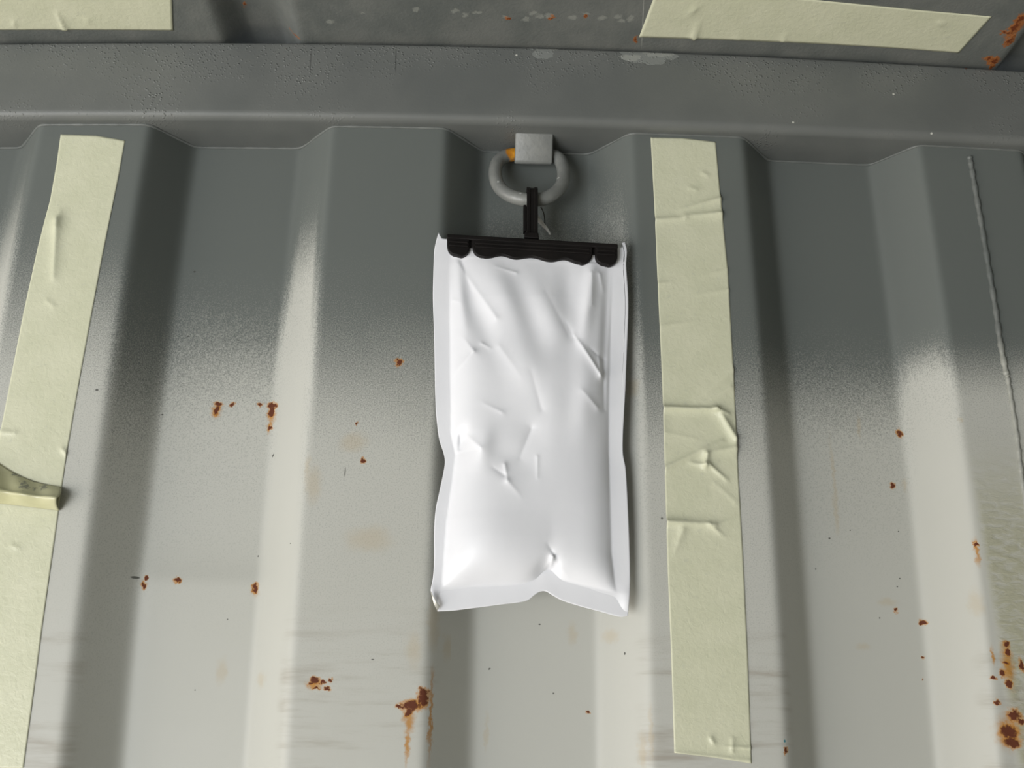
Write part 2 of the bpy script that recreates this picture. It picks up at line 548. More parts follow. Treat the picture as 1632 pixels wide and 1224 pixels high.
def build_rail():
    prof = []
    r = 0.0075; fy = -0.012
    prof += [(0.052, 0.0), (0.030, 0.0), (0.012, 0.0)]
    for a in np.linspace(0, math.pi / 2, 9):
        prof.append((fy + r - r * math.sin(a), r - r * math.cos(a)))
    r2 = 0.003
    for zz in np.linspace(0.014, RAIL_TOP - r2 - 0.002, 12):
        prof.append((fy + 0.0, zz))
    for a in np.linspace(0, math.pi / 2, 6):
        prof.append((fy + r2 - r2 * math.cos(a), RAIL_TOP - r2 + r2 * math.sin(a)))
    prof += [(0.01, RAIL_TOP), (0.052, RAIL_TOP)]
    xs = np.concatenate([np.arange(ROOM_L, -0.2, 0.06), np.arange(-0.2, 1.0, 0.01), np.arange(1.0, ROOM_R + .01, 0.06)])
    xs[-1] = ROOM_R
    P = np.array([[x, y, z] for x in xs for (y, z) in prof])
    n = len(prof)
    fs = grid_faces(len(xs), n, True) + [tuple(range(n)), tuple(range((len(xs) - 1) * n, len(xs) * n))]
    o = mesh('trim_1', bow(P), fs, M_RAIL)
    o['kind'] = 'structure'
    e = o.modifiers.new('es', 'EDGE_SPLIT'); e.split_angle = 0.9
    return o


rail = build_rail()


def weld_material():
    nt = NT('painted_weld', 0.45, 0.4)
    o = nt.obj()
    x, y, z = nt.xyz(o)
    dk = nt.mix(nt.remap(nt.noise(o, 30, 3), 0.3, 0.7), (0.112, 0.123, 0.118), (0.140, 0.149, 0.142))
    nt.color(nt.mix(nt.remap(nt.math('ADD', z, nt.math('MULTIPLY', nt.noise(o, 300, 2), 0.02)), -0.158, -0.198), dk, (0.31, 0.315, 0.285)))
    nt.normal(nt.bump(nt.noise(o, 500, 2), 0.4, 0.0006))
    return nt.m


M_WELD = weld_material()


def weld_seam():
    xs = np.arange(-0.25, 1.05, 0.003)
    yy = smooth_profile(xs, 0.0035)
    P = bow(np.stack([xs, yy - 0.0003, np.full_like(xs, -0.0004)], 1))
    rad = 0.0013 + 0.0003 * np.sin(xs * 310) * np.sin(xs * 97 + 1) + 0.0003 * rng.standard_normal(len(xs)).cumsum() * 0.02
    v, f = tube(P, rad, 8)
    return mesh('weld_seam', v, f, M_WELD, wall)


weld_seam()


def weld_run():
    px = [(1545, 249), (1549, 272), (1557, 318), (1566, 370), (1576, 430), (1586, 490), (1594, 545), (1603, 592), (1606, 603), (1612, 640), (1620, 690), (1626, 740), (1634, 800), (1650, 900)]
    pts = spline([at(u, v, -0.0004) for u, v in px], 14)
    rr = [0.0021 * (1 + 0.16 * math.sin(i * 0.9) + 0.10 * math.sin(i * 2.3)) * (1.0 if i < 110 else 0.8) for i in range(len(pts))]
    rr[0] *= 0.5; rr[1] *= 0.85
    v, f = tube(pts, rr, 10)
    o = mesh('weld_bead', v, f, M_WELD, wall)
    o['label'] = 'raised wavy weld bead'
    return o


weld_run()

ROOF_Z = 0.0785


def roof_spot(u, v, rx, ry, rot=0.0):
    p = at_z(u, v, ROOF_Z)
    return (p[0], p[1], rx * np.linalg.norm(at_z(u + 1, v, ROOF_Z) - p), ry * np.linalg.norm(at_z(u, v + 1, ROOF_Z) - p), rot)


def roof_material():
    nt = NT('dark_grey_roof_paint', 0.5, 0.35)
    o = nt.obj()
    x, y, z = nt.xyz(o)
    p2 = nt.comb(x, y)
    pw = nt.vec('ADD', p2, nt.vec('SCALE', nt.vec('SUBTRACT', nt.noise(o, 240, 4, 0.65, color=True), (0.5, 0.5, 0.5)), 0.010))
    c = nt.mix(nt.remap(nt.noise(o, 22, 5, 0.6), 0.3, 0.7), (0.105, 0.115, 0.110), (0.15, 0.157, 0.148))
    gr = nt.noise(nt.vec('MULTIPLY', o, (30, 8, 30)), 1.0, 4)
    c = nt.mix(nt.math('MULTIPLY', nt.remap(gr, 0.55, 0.75), 0.35), c, (0.22, 0.225, 0.205))
    chip = [roof_spot(*a) for a in [(850, 12, 9, 4), (838, 22, 7, 4), (862, 17, 8, 4), (875, 16, 6, 5), (912, 19, 10, 4), (958, 20, 9, 4), (985, 17, 7, 4), (990, 24, 7, 4), (1004, 20, 6, 6),
                                    (726, 9, 9, 4), (762, 11, 9, 3), (742, 15, 6, 4), (580, 11, 4, 2), (528, 24, 6, 4), (664, 6, 8, 4), (806, 19, 6, 3), (935, 13, 6, 2)]]
    c = nt.mix(nt.math('MULTIPLY', nt.remap(nt.spots(pw, chip), 1.1, 0.5), 0.5), c, (0.30, 0.31, 0.28))
    rust = [roof_spot(*a) for a in [(878, 19, 3.5, 3), (932, 17, 2, 2), (810, 20, 4, 2), (414, 7, 8, 4), (409, 3, 5, 4), (421, 9, 4, 2), (380, 4, 5, 3), (388, 24, 3, 3), (470, 52, 8, 1.5), (1013, 54, 3, 6),
                                    (1614, 22, 9, 16), (1622, 10, 8, 12), (1607, 42, 6, 10), (1600, 30, 10, 3), (1580, 76, 9, 7), (1573, 72, 8, 3), (1577, 86, 4, 5)]]
    d = nt.math('ADD', nt.spots(pw, rust), nt.math('MULTIPLY', nt.math('SUBTRACT', nt.noise(o, 500, 3), 0.5), 1.2))
    c = nt.mix(nt.math('MULTIPLY', nt.remap(d, 1.3, 0.8), 0.85), c, (0.33, 0.105, 0.014))
    c = nt.mix(nt.math('MULTIPLY', nt.remap(d, 0.7, 0.3), 0.9), c, (0.11, 0.022, 0.006))
    line = [roof_spot(1024, 25, 0.8, 46, -0.12)]
    c = nt.mix(nt.math('MULTIPLY', nt.remap(nt.spots(p2, line), 1.1, 0.7), 0.55), c, (0.4, 0.4, 0.37))
    nt.color(c)
    nt.normal(nt.bump(nt.math('ADD', nt.noise(o, 420, 3), nt.math('MULTIPLY', nt.remap(d, 1, 0.5), 1.0)), 0.35, 0.0008))
    return nt.m


M_ROOF = roof_material()


def build_roof():
    # flat roof sheet with pressed troughs that run across the container and die out above the rail
    xs = np.concatenate([np.arange(ROOM_L, -0.2, 0.05), np.arange(-0.2, 1.05, 0.004), np.arange(1.05, ROOM_R + .01, 0.05)])
    xs[-1] = ROOM_R
    ys = np.concatenate([[0.05], [0.02], np.arange(-0.002, -0.25, -0.003), np.arange(-0.25, -ROOM_W - 0.01, -0.12)])
    ys[-1] = -ROOM_W
    X, Y = np.meshgrid(xs, ys)
    xa = [at_z(u, 30, ROOF_Z)[0] for u in (346, 478)]
    c0, hw = (xa[0] + xa[1]) / 2, (xa[1] - xa[0]) / 2
    c1 = at_z(1592, 70, ROOF_Z)[0] + hw
    Z = np.full_like(X, ROOF_Z)
    for c in (c0, c1, c0 - (c1 - c0), c1 + (c1 - c0)):
        s = np.clip((hw - np.abs(X - c)) / (hw * 0.62), 0, 1)
        f = s * s * (3 - 2 * s)
        Z += 0.020 * f
    P = bow(np.stack([X, np.minimum(Y, 1), Z], -1).reshape(-1, 3))
    # ceiling bows with the rail only in height
    P[:, 0] = X.ravel()
    o = mesh('ceiling', P, grid_faces(len(ys), len(xs)), M_ROOF)
    o['kind'] = 'structure'
    return o


build_roof()


# ------------------------------------------------------------------ rest of the container shell
def plain(name, c, rough=0.6, sc=6.0, amount=0.12):
    nt = NT(name, rough, 0.35)
    o = nt.obj()
    nt.color(nt.mix(nt.remap(nt.noise(o, sc, 4), 0.3, 0.7), tuple(v * (1 - amount) for v in c), tuple(v * (1 + amount) for v in c)))
    return nt.m


def shell():
    m = plain('worn_grey_paint', (0.52, 0.52, 0.49))
    pw = plain('pale_plywood_floor', (0.68, 0.64, 0.56), 0.7)
    s = [box('floor', (ROOM_L, -ROOM_W, -ROOM_H - 0.03), (ROOM_R, 0.05, -ROOM_H), pw)]
    xs = np.arange(ROOM_L, ROOM_R + .001, 0.0125)
    yy = -ROOM_W - smooth_profile(xs, 0.006)
    P = np.array([[x, y, z] for z in (ROOF_Z, -ROOM_H) for x, y in zip(xs, yy)])
    nx = len(xs)
    gap = [i for i in range(nx - 1) if SIDE_A < xs[i] < SIDE_B]  # wall faces left out for the added side light
    s.append(mesh('wall_front', P, [f for i, f in enumerate(grid_faces(2, nx)) if i not in gap], m))
    ys = np.arange(-ROOM_W, 0.0501, 0.0125)
    P = np.array([[ROOM_R + a, y, z] for z in (ROOF_Z, -ROOM_H) for y, a in zip(ys, smooth_profile(ys, 0.006))])
    s.append(mesh('wall_right', P, grid_faces(2, len(ys)), m))
    for o in s:
        o['kind'] = 'structure'


shell()


# ------------------------------------------------------------------ tape strips
def tape_material():
    nt = NT('cream_adhesive_tape', 0.38, 0.45)
    o = nt.obj()
    c = nt.mix(nt.remap(nt.noise(o, 35, 5, 0.6), 0.3, 0.7), (0.545, 0.555, 0.41), (0.59, 0.595, 0.45))
    g = nt.noise(o, 190, 4, 0.65)
    c = nt.mix(nt.math('MULTIPLY', nt.remap(g, 0.58, 0.74), 0.35), c, (0.43, 0.445, 0.37))
    dirt = nt.noise(o, 75, 3, 0.6)
    c = nt.mix(nt.math('MULTIPLY', nt.remap(dirt, 0.70, 0.80), 0.5), c, (0.25, 0.25, 0.20))
    nt.color(c)
    n1 = nt.bump(nt.noise(o, 230, 4, 0.62, dist=0.5), 0.30, 0.0011)
    nt.normal(nt.bump(g, 0.18, 0.0005, n1))
    return nt.m


M_TAPE = tape_material()


def seg_d(U, V, a, b):
    ax, ay = a; bx, by = b
    dx, dy = bx - ax, by - ay
    L2 = dx * dx + dy * dy
    t = np.clip(((U - ax) * dx + (V - ay) * dy) / L2, 0, 1)
    px, py = ax + t * dx, ay + t * dy
    s = ((U - ax) * dy - (V - ay) * dx) / math.sqrt(L2)
    return np.hypot(U - px, V - py), t, s


def creases(U, V, lst):
    """sum of fold lines: (a, b, height mm, width px, taper at a, taper at b)"""
    H = np.zeros_like(U)
    for a, b, h, w, ta, tb in lst:
        d, t, s = seg_d(U, V, a, b)
        H += h * np.exp(-np.sqrt((1.5 * d / w) ** 2 + 0.05) + 0.22) * (ta + (tb - ta) * t)
    return H / 1000.0


def curve(pts, vv):
    p = sorted(pts, key=lambda q: q[1])
    return np.interp(vv, [q[1] for q in p], [q[0] for q in p])


def strip(name, left, right, v0, v1, top, bottom, folds, parent, nrow, ncol=46, Y=-0.0004):
    """tape along the rib: left and right edges (u, v), end lines top/bottom as rows over s"""
    s = np.linspace(0, 1, ncol)
    ta = np.interp(s, [q[0] for q in top], [q[1] for q in top])
    ba = np.interp(s, [q[0] for q in bottom], [q[1] for q in bottom])
    vs = []
    for r in np.linspace(0, 1, nrow):
        v = ta + (ba - ta) * r
        ul, ur = curve(left, v), curve(right, v)
        u = ul + (ur - ul) * s
        vs.append(np.stack([u, v], -1))
    G = np.array(vs)
    H = creases(G[..., 0], G[..., 1], folds)
    P = np.array([at(u, v, Y) for u, v in G.reshape(-1, 2)])
    P[:, 1] -= H.ravel()
    n = len(P)
    B = P.copy(); B[:, 1] += 0.00025
    fs = grid_faces(nrow, ncol)
    fs += [tuple(i + n for i in reversed(f)) for f in grid_faces(nrow, ncol)]
    ring = [j for j in range(ncol)] + [i * ncol + ncol - 1 for i in range(1, nrow)] + [(nrow - 1) * ncol + j for j in range(ncol - 2, -1, -1)] + [i * ncol for i in range(nrow - 2, 0, -1)]
    for a, b in zip(ring, ring[1:] + ring[:1]):
        fs.append((a, b, b + n, a + n))
    return mesh(name, np.vstack([P, B]), fs, M_TAPE, parent)


# right strip on the wall
t_right = strip('tape_strip',
    [(1037, 219), (1043, 330), (1048, 450), (1055, 600), (1058, 700), (1064, 900), (1070, 1050), (1075, 1210)],
    [(1140, 219), (1147, 300), (1160, 430), (1168, 570), (1173, 672), (1173, 690), (1177, 760), (1185, 900), (1192, 1050), (1198, 1225)],
    219, 1217, [(0, 219), (0.5, 220), (1, 226)], [(0, 1200), (0.5, 1207), (1, 1217)],
    [((1052, 651), (1142, 653), 4.2, 5, 1.0, 0.8), ((1140, 652), (1160, 660), 3.0, 5, 0.8, 0.6), ((1150, 662), (1172, 700), 4.0, 8, 0.7, 1.0),
     ((1110, 640), (1170, 590), 1.6, 9, 0.4, 1.0), ((1125, 642), (1165, 618), 1.6, 7, 0.4, 1.0), ((1058, 747), (1150, 703), 2.6, 6, 1.0, 0.5),
     ((1125, 722), (1172, 715), 3.0, 11, 0.5, 1.0), ((1126, 724), (1124, 742), 3.4, 5, 1, 1), ((1100, 738), (1124, 742), 2.2, 4, 0.4, 1), ((1130, 741), (1158, 765), 2.4, 4, 1.0, 0.4),
     ((1062, 832), (1138, 836), 3.8, 8, 1.0, 0.45), ((1088, 845), (1074, 884), 2.0, 8, 1.0, 0.2), ((1130, 836), (1156, 856), 1.6, 4, 1.0, 0.2), ((1138, 838), (1170, 826), 1.0, 4, 1, 0.2),
     ((1044, 351), (1092, 348), 2.6, 5, 0.9, 0.5), ((1092, 345), (1149, 341), 3.4, 6, 0.4, 1.0), ((1085, 334), (1147, 318), 3.2, 6, 0.2, 1.0), ((1049, 452), (1070, 450), 1.2, 4, 1, 0.4), ((1110, 470), (1162, 462), 0.9, 5, 0.3, 1), ((1053, 520), (1110, 512), 0.9, 5, 0.8, 0.3), ((1120, 440), (1160, 430), 0.8, 5, 0.3, 0.9), ((1050, 640), (1056, 690), 1.0, 9, 1, 1),
     ((1062, 690), (1110, 700), 0.8, 5, 0.5, 0.5), ((1140, 770), (1172, 800), 0.8, 6, 0.5, 0.6), ((1155, 1190), (1196, 1192), 1.3, 3, 0.4, 1.0), ((1133, 1176), (1137, 1184), 1.3, 4, 1, 1),
     ((1168, 1178), (1167, 1198), 1.1, 4, 1, 1), ((1080, 1200), (1195, 1212), 0.7, 3, 1, 1), ((1100, 300), (1110, 302), 0.8, 4, 1, 1), ((1120, 276), (1128, 280), 0.8, 4, 1, 1)],
    None, 420)
tag(t_right, 'long cream tape strip with crumpled folds on the wall rib right of the white bag', 'tape', 'cream tape strips')

# left strip on the wall, torn and folded near the left edge of the view
LE = [(97, 213), (90, 262), (80, 318), (60, 395), (37, 500), (10, 640), (-2, 700), (-22, 800), (-48, 960), (-84, 1225)]
RE = [(201, 213), (190, 275), (163, 408), (131, 581), (107, 718), (98, 778), (93, 816), (67, 1000), (50, 1130), (37, 1225)]
t_left = empty('tape_strip', at(60, 700, -0.0006), 'long cream tape strip with a lifted fold on the wall rib at the left edge', 'tape', 'cream tape strips')
up = strip('strip', LE, RE, 213, 1225, [(0, 214), (0.55, 216), (1, 224)], [(0, 1224), (1, 1224)],
           [((97, 338), (91, 362), 1.6, 9, 0.6, 1.0), ((92, 352), (86, 442), 3.2, 9, 1.0, 0.4), ((2, 688), (24, 690), 1.0, 4, 1, 0.8), ((100, 716), (107, 724), 1.4, 4, 1, 1),
            ((75, 480), (85, 488), 0.6, 5, 1, 1), ((20, 870), (26, 872), 0.6, 5, 1, 1)], None, 360)


def tape_flap():
    """the strip stands off the wall in a little tent here"""
    rows = [([(-30, 716), (0, 740), (30, 758), (62, 770), (98, 777)], 0.0006),
            ([(-30, 735), (0, 757), (30, 770), (62, 778), (98.5, 782)], 0.005),
            ([(-30, 760), (0, 775), (30, 782), (62, 787), (96, 790)], 0.009),
            ([(-30, 778), (8, 783), (30, 787), (62, 791), (92, 794)], 0.0115),
            ([(-30, 786), (8, 789), (30, 792), (62, 797), (91, 800)], 0.010),
            ([(-30, 794), (4, 795), (30, 799), (62, 804), (92, 807)], 0.006),
            ([(-30, 802), (2, 803), (30, 806), (62, 810), (95, 814)], 0.0007)]
    G = []
    for pts, h in rows:
        c = spline([np.array([u, v, 0.0]) for u, v in pts], 6)
        G.append([np.array([at(q[0], q[1], -h)[0], -h - 0.0008 + (0.0009 * math.sin(q[0] * 0.13) if 0.004 < h else 0), at(q[0], q[1], -h)[2]]) for q in c])
    G = np.array(G)
    # refine down the rows
    fine = []
    for j in range(G.shape[1]):
        fine.append(spline([G[i, j] for i in range(G.shape[0])], 5))
    fine = np.array(fine).transpose(1, 0, 2)
    nr, nc = fine.shape[:2]
    o = mesh('folded_flap', fine.reshape(-1, 3), grid_faces(nr, nc), M_TAPE)
    s = o.modifiers.new('thick', 'SOLIDIFY'); s.thickness = 0.0004; s.offset = 0
    o['label'] = 'lifted fold with grey glue smears'
    return o


def flap_material():
    nt = NT('tape_glue_side', 0.32, 0.5)
    o = nt.obj(); x, y, z = nt.xyz(o); p2 = nt.comb(x, z)
    pw = nt.vec('ADD', p2, nt.vec('SCALE', nt.vec('SUBTRACT', nt.noise(o, 330, 3, 0.6, color=True), (0.5, 0.5, 0.5)), 0.010))
    c = nt.mix(nt.remap(nt.noise(o, 40, 4), 0.3, 0.7), (0.46, 0.45, 0.27), (0.53, 0.52, 0.34))
    sm = [px_spot(*a) for a in [(25, 752, 7, 5, -0.006), (38, 776, 7, 4, -0.008), (54, 778, 3, 3, -0.008), (67, 775, 4, 5, -0.008), (37, 768, 3, 3, -0.006), (51, 763, 3, 1.5, -0.005)]]
    c = nt.mix(nt.math('MULTIPLY', nt.remap(nt.spots(pw, sm), 1.4, 0.8), 0.7), c, (0.13, 0.14, 0.13))
    nt.color(c)
    nt.normal(nt.bump(nt.noise(nt.vec('MULTIPLY', o, (60, 60, 300)), 1.0, 3), 0.3, 0.0008))
    return nt.m


fl = tape_flap()
fl.data.materials.clear(); fl.data.materials.append(flap_material())
adopt(t_left, up, fl)


def roof_tape(poly_bottom, poly_top, folds, label):
    """strip stuck to the underside of the roof: matching points along its near-wall and its other edge"""
    n, m = 120, 24
    a = np.array(poly_bottom, float); b = np.array(poly_top, float)
    t = np.linspace(0, 1, n)
    A = np.stack([np.interp(t, np.linspace(0, 1, len(a)), a[:, k]) for k in (0, 1)], -1)
    B = np.stack([np.interp(t, np.linspace(0, 1, len(b)), b[:, k]) for k in (0, 1)], -1)
    zs = ROOF_Z - 0.0006
    G = np.array([[A[j] + (B[j] - A[j]) * i / (m - 1) for j in range(n)] for i in range(m)])
    H = creases(G[..., 0], G[..., 1], folds)
    P = np.array([at_z(u, v, zs) for u, v in G.reshape(-1, 2)])
    # follow the bow of the roof sheet
    dz = bow(np.stack([P[:, 0], P[:, 1], np.full(len(P), ROOF_Z)], 1))[:, 2] - ROOF_Z
    P[:, 2] += dz - H.ravel()
    nn = len(P)
    Q = P.copy(); Q[:, 2] += 0.0004
    fs = grid_faces(m, n) + [tuple(i + nn for i in reversed(f)) for f in grid_faces(m, n)]
    ring = list(range(n)) + [i * n + n - 1 for i in range(1, m)] + [(m - 1) * n + j for j in range(n - 2, -1, -1)] + [i * n for i in range(m - 2, 0, -1)]
    for p, q in zip(ring, ring[1:] + ring[:1]):
        fs.append((p, q, q + nn, p + nn))
    o = mesh('tape_strip', np.vstack([P, Q]), fs, M_TAPE)
    return tag(o, label, 'tape', 'cream tape strips')


roof_tape([(-160, 20), (0, 24), (105, 27), (278, 33)], [(-170, -38), (0, -34), (105, -31), (276, -26)],
          [((95, 0), (107, 26), 2.2, 4, 0.3, 1.0), ((27, 12), (28, 16), 0.8, 4, 1, 1), ((143, 12), (144, 17), 0.6, 4, 1, 1)],
          'cream tape strip on the ceiling in the upper left corner')
roof_tape([(1018, 50), (1170, 53), (1300, 56), (1420, 60), (1525, 65)], [(1047, -28), (1190, -22), (1330, -11), (1460, -1), (1577, 6)],
          [((1105, 51), (1112, 25), 2.4, 3.5, 1.0, 0.3), ((1108, 2), (1096, 16), 1.6, 4, 1, 0.3), ((1248, 52), (1252, 40), 1.6, 3, 1.0, 0.3), ((1175, 50), (1177, 42), 1.0, 3, 1, 0.3), ((1495, 18), (1500, 20), 1.0, 4, 1, 1)],
          'cream tape strip on the ceiling right of the bag with a slanted cut end')


# ------------------------------------------------------------------ lashing ring and its bracket
def ring_material():
    nt = NT('grey_painted_ring', 0.38, 0.5)
    o = nt.obj(); x, y, z = nt.xyz(o); p2 = nt.comb(x, z)
    c = nt.mix(nt.remap(nt.noise(o, 60, 4), 0.3, 0.7), (0.165, 0.172, 0.165), (0.215, 0.222, 0.21))
    pw = nt.vec('ADD', p2, nt.vec('SCALE', nt.vec('SUBTRACT', nt.noise(o, 300, 3, 0.6, color=True), (0.5, 0.5, 0.5)), 0.004))
    a, b = at(815, 244, 0.0245), at(830, 262, 0.0245)
    d = nt.spots(pw, [(a[0], a[2], 0.0048, 0.0085, 0), (b[0], b[2], 0.004, 0.004, 0)])
    c = nt.mix(nt.remap(d, 1.15, 0.8), c, nt.mix(nt.remap(nt.noise(o, 240, 3), 0.35, 0.65), (0.44, 0.17, 0.012), (0.60, 0.27, 0.02)))
    s = [(lambda q: (q[0], q[2], 0.0010, 0.0010, 0))(at(u, v, 0.005)) for u, v in [(828, 302), (829, 314), (884, 250), (890, 280), (794, 290)]]
    c = nt.mix(nt.remap(nt.spots(p2, s), 1.2, 0.7), c, (0.42, 0.43, 0.41))
    nt.color(c)
    nt.normal(nt.bump(nt.noise(o, 260, 3), 0.35, 0.001))
    return nt.m


M_RING = ring_material()


def ring_y(v):
    return 0.0245 - (v - 247.0) / 70.0 * 0.0205


def build_ring():
    px = [(851, 246), (825, 246), (806, 249), (794, 258), (789.5, 272), (791, 288), (799, 302), (814, 312), (832, 317.5), (850, 318.5),
          (869, 316), (885, 307), (895.5, 294), (898.5, 278), (896, 262), (888, 251), (873, 247)]
    pts = spline([at(u, v, ring_y(v)) for u, v in px], 7, closed=True)
    v, f = tube(pts, 0.0056, 20, closed=True)
    o = mesh('lashing_ring', v, f, M_RING)
    return tag(o, 'grey painted steel ring with an orange rust spot hanging under the rail above the bag', 'ring')


build_ring()


def build_bracket():
    nt = NT('grey_painted_bracket', 0.42, 0.45)
    o = nt.obj()
    nt.color(nt.mix(nt.remap(nt.noise(o, 50, 4), 0.3, 0.7), (0.175, 0.183, 0.178), (0.225, 0.232, 0.222)))
    nt.normal(nt.bump(nt.noise(o, 320, 3), 0.3, 0.0008))
    pa, pb = at(851, 207, 0.0035), at(851, 262, 0.0185)
    a, b = np.array([pa[1], pa[2]]), np.array([pb[1], pb[2]])
    t = (b - a) / np.linalg.norm(b - a)
    nrm = np.array([t[1], -t[0]])
    if nrm[0] > 0: nrm = -nrm          # towards the room
    back = -nrm
    th = 0.004
    # outer path: up to the rail underside, down the face, round the lower lip, back to the wall
    outer = [np.array([a[0] + 0.006, -0.0005]), a + back * 0.003 + t * -0.001]
    r = 0.0035
    for k in np.linspace(0, 1, 6):
        an = k * math.pi / 2
        outer.append(a + t * r + back * r + nrm * r * math.sin(an) - t * r * math.cos(an))
    for k in np.linspace(0, 1, 8):
        an = k * math.pi / 2
        outer.append(b - t * r + back * r + nrm * r * math.cos(an) + t * r * math.sin(an))
    end = b + back * 0.016
    end[0] = min(end[0], DEP - 0.0004)
    outer.append(end)
    outer = outer[2:]
    first = a + back * 0.012
    outer = [first] + outer
    inner = []
    N = len(outer)
    for i in range(N):
        p = outer[max(i - 1, 0)]; q = outer[min(i + 1, N - 1)]
        d = (q - p) / np.linalg.norm(q - p)
        nn = np.array([d[1], -d[0]])
        c = (a + b) / 2 + back * 0.010
        if np.dot(nn, c - outer[i]) < 0: nn = -nn
        inner.append(outer[i] + nn * th * 0.85)
    loop = outer + inner[::-1]
    x0, x1 = at(821, 235, 0.011)[0], at(881, 235, 0.011)[0]
    n = len(loop)
    vs, rings = [], []
    be = 0.0012
    c = (a + b) / 2 + back * 0.006
    for x, sh in ((x0, 1), (x0 + be * 0.3, 0.35), (x0 + be, 0), (x1 - be, 0), (x1 - be * 0.3, 0.35), (x1, 1)):
        for p, q in zip(loop, loop[::-1]):
            d = (q - p); L = np.linalg.norm(d)
            w = p + (d / L) * min(be * sh, L * 0.3) if L > 1e-6 else p
            vs.append((x, w[0], w[1]))
    fs = grid_faces(6, n, True)
    k = n // 2
    for i in range(k - 1):
        for base, flip in ((0, 0), (5 * n, 1)):
            f = (base + i, base + i + 1, base + n - 2 - i, base + n - 1 - i)
            fs.append(f[::-1] if flip else f)
    ob = mesh('ring_bracket', vs, fs, nt.m)
    e = ob.modifiers.new('es', 'EDGE_SPLIT'); e.split_angle = 0.8
    return tag(ob, 'grey square steel strap holding the ring under the rail', 'bracket')


build_bracket()

# ------------------------------------------------------------------ white pouch
def pouch_material():
    nt = NT('white_laminate_pouch', 0.36, 0.45)
    o = nt.obj()
    nt.color(nt.mix(nt.remap(nt.noise(o, 18, 3), 0.3, 0.7), (0.715, 0.725, 0.765), (0.74, 0.75, 0.788)))
    nt.normal(nt.bump(nt.noise(o, 70, 3, 0.5), 0.10, 0.0015))
    return nt.m


M_POUCH = pouch_material()
BAG_Y = -0.0088
PL = [(699, 371), (695, 385), (692, 402), (690.5, 440), (690, 480), (692, 540), (693, 600), (694, 640), (696, 670), (700, 700), (707, 722), (709, 737), (706, 757), (700, 785), (694, 815),
      (692, 850), (692, 890), (690, 920), (686.5, 941), (690, 955), (697, 974)]
PR = [(996, 386), (999, 400), (998, 425), (1001, 470), (1001, 510), (999, 560), (997, 610), (995, 650), (993, 690), (993, 722), (997, 745), (999, 775), (1001, 820), (1003, 870), (1004, 900), (1004, 935), (1001, 981)]
PB = [(697, 974), (720, 973), (745, 970), (770, 967), (800, 963), (826, 960), (842, 956), (851, 949), (860, 943), (870, 942), (882, 949), (897, 957), (925, 966), (955, 974), (980, 981), (992, 983), (1001, 981)]
PT = [(699, 371), (704, 379), (711, 381), (780, 386), (900, 391), (985, 395), (991, 388), (996, 386)]


def resample(pts, n):
    p = np.array(spline([np.array([a, b, 0.0]) for a, b in pts], 8))[:, :2]
    d = np.concatenate([[0], np.cumsum(np.hypot(*np.diff(p, axis=0).T))]); d /= d[-1]
    t = np.linspace(0, 1, n)
    return np.stack([np.interp(t, d, p[:, k]) for k in (0, 1)], -1)


def bag_y(v):
    return BAG_Y + 0.0055 * min(max((v - 420) / 400.0, 0), 1)


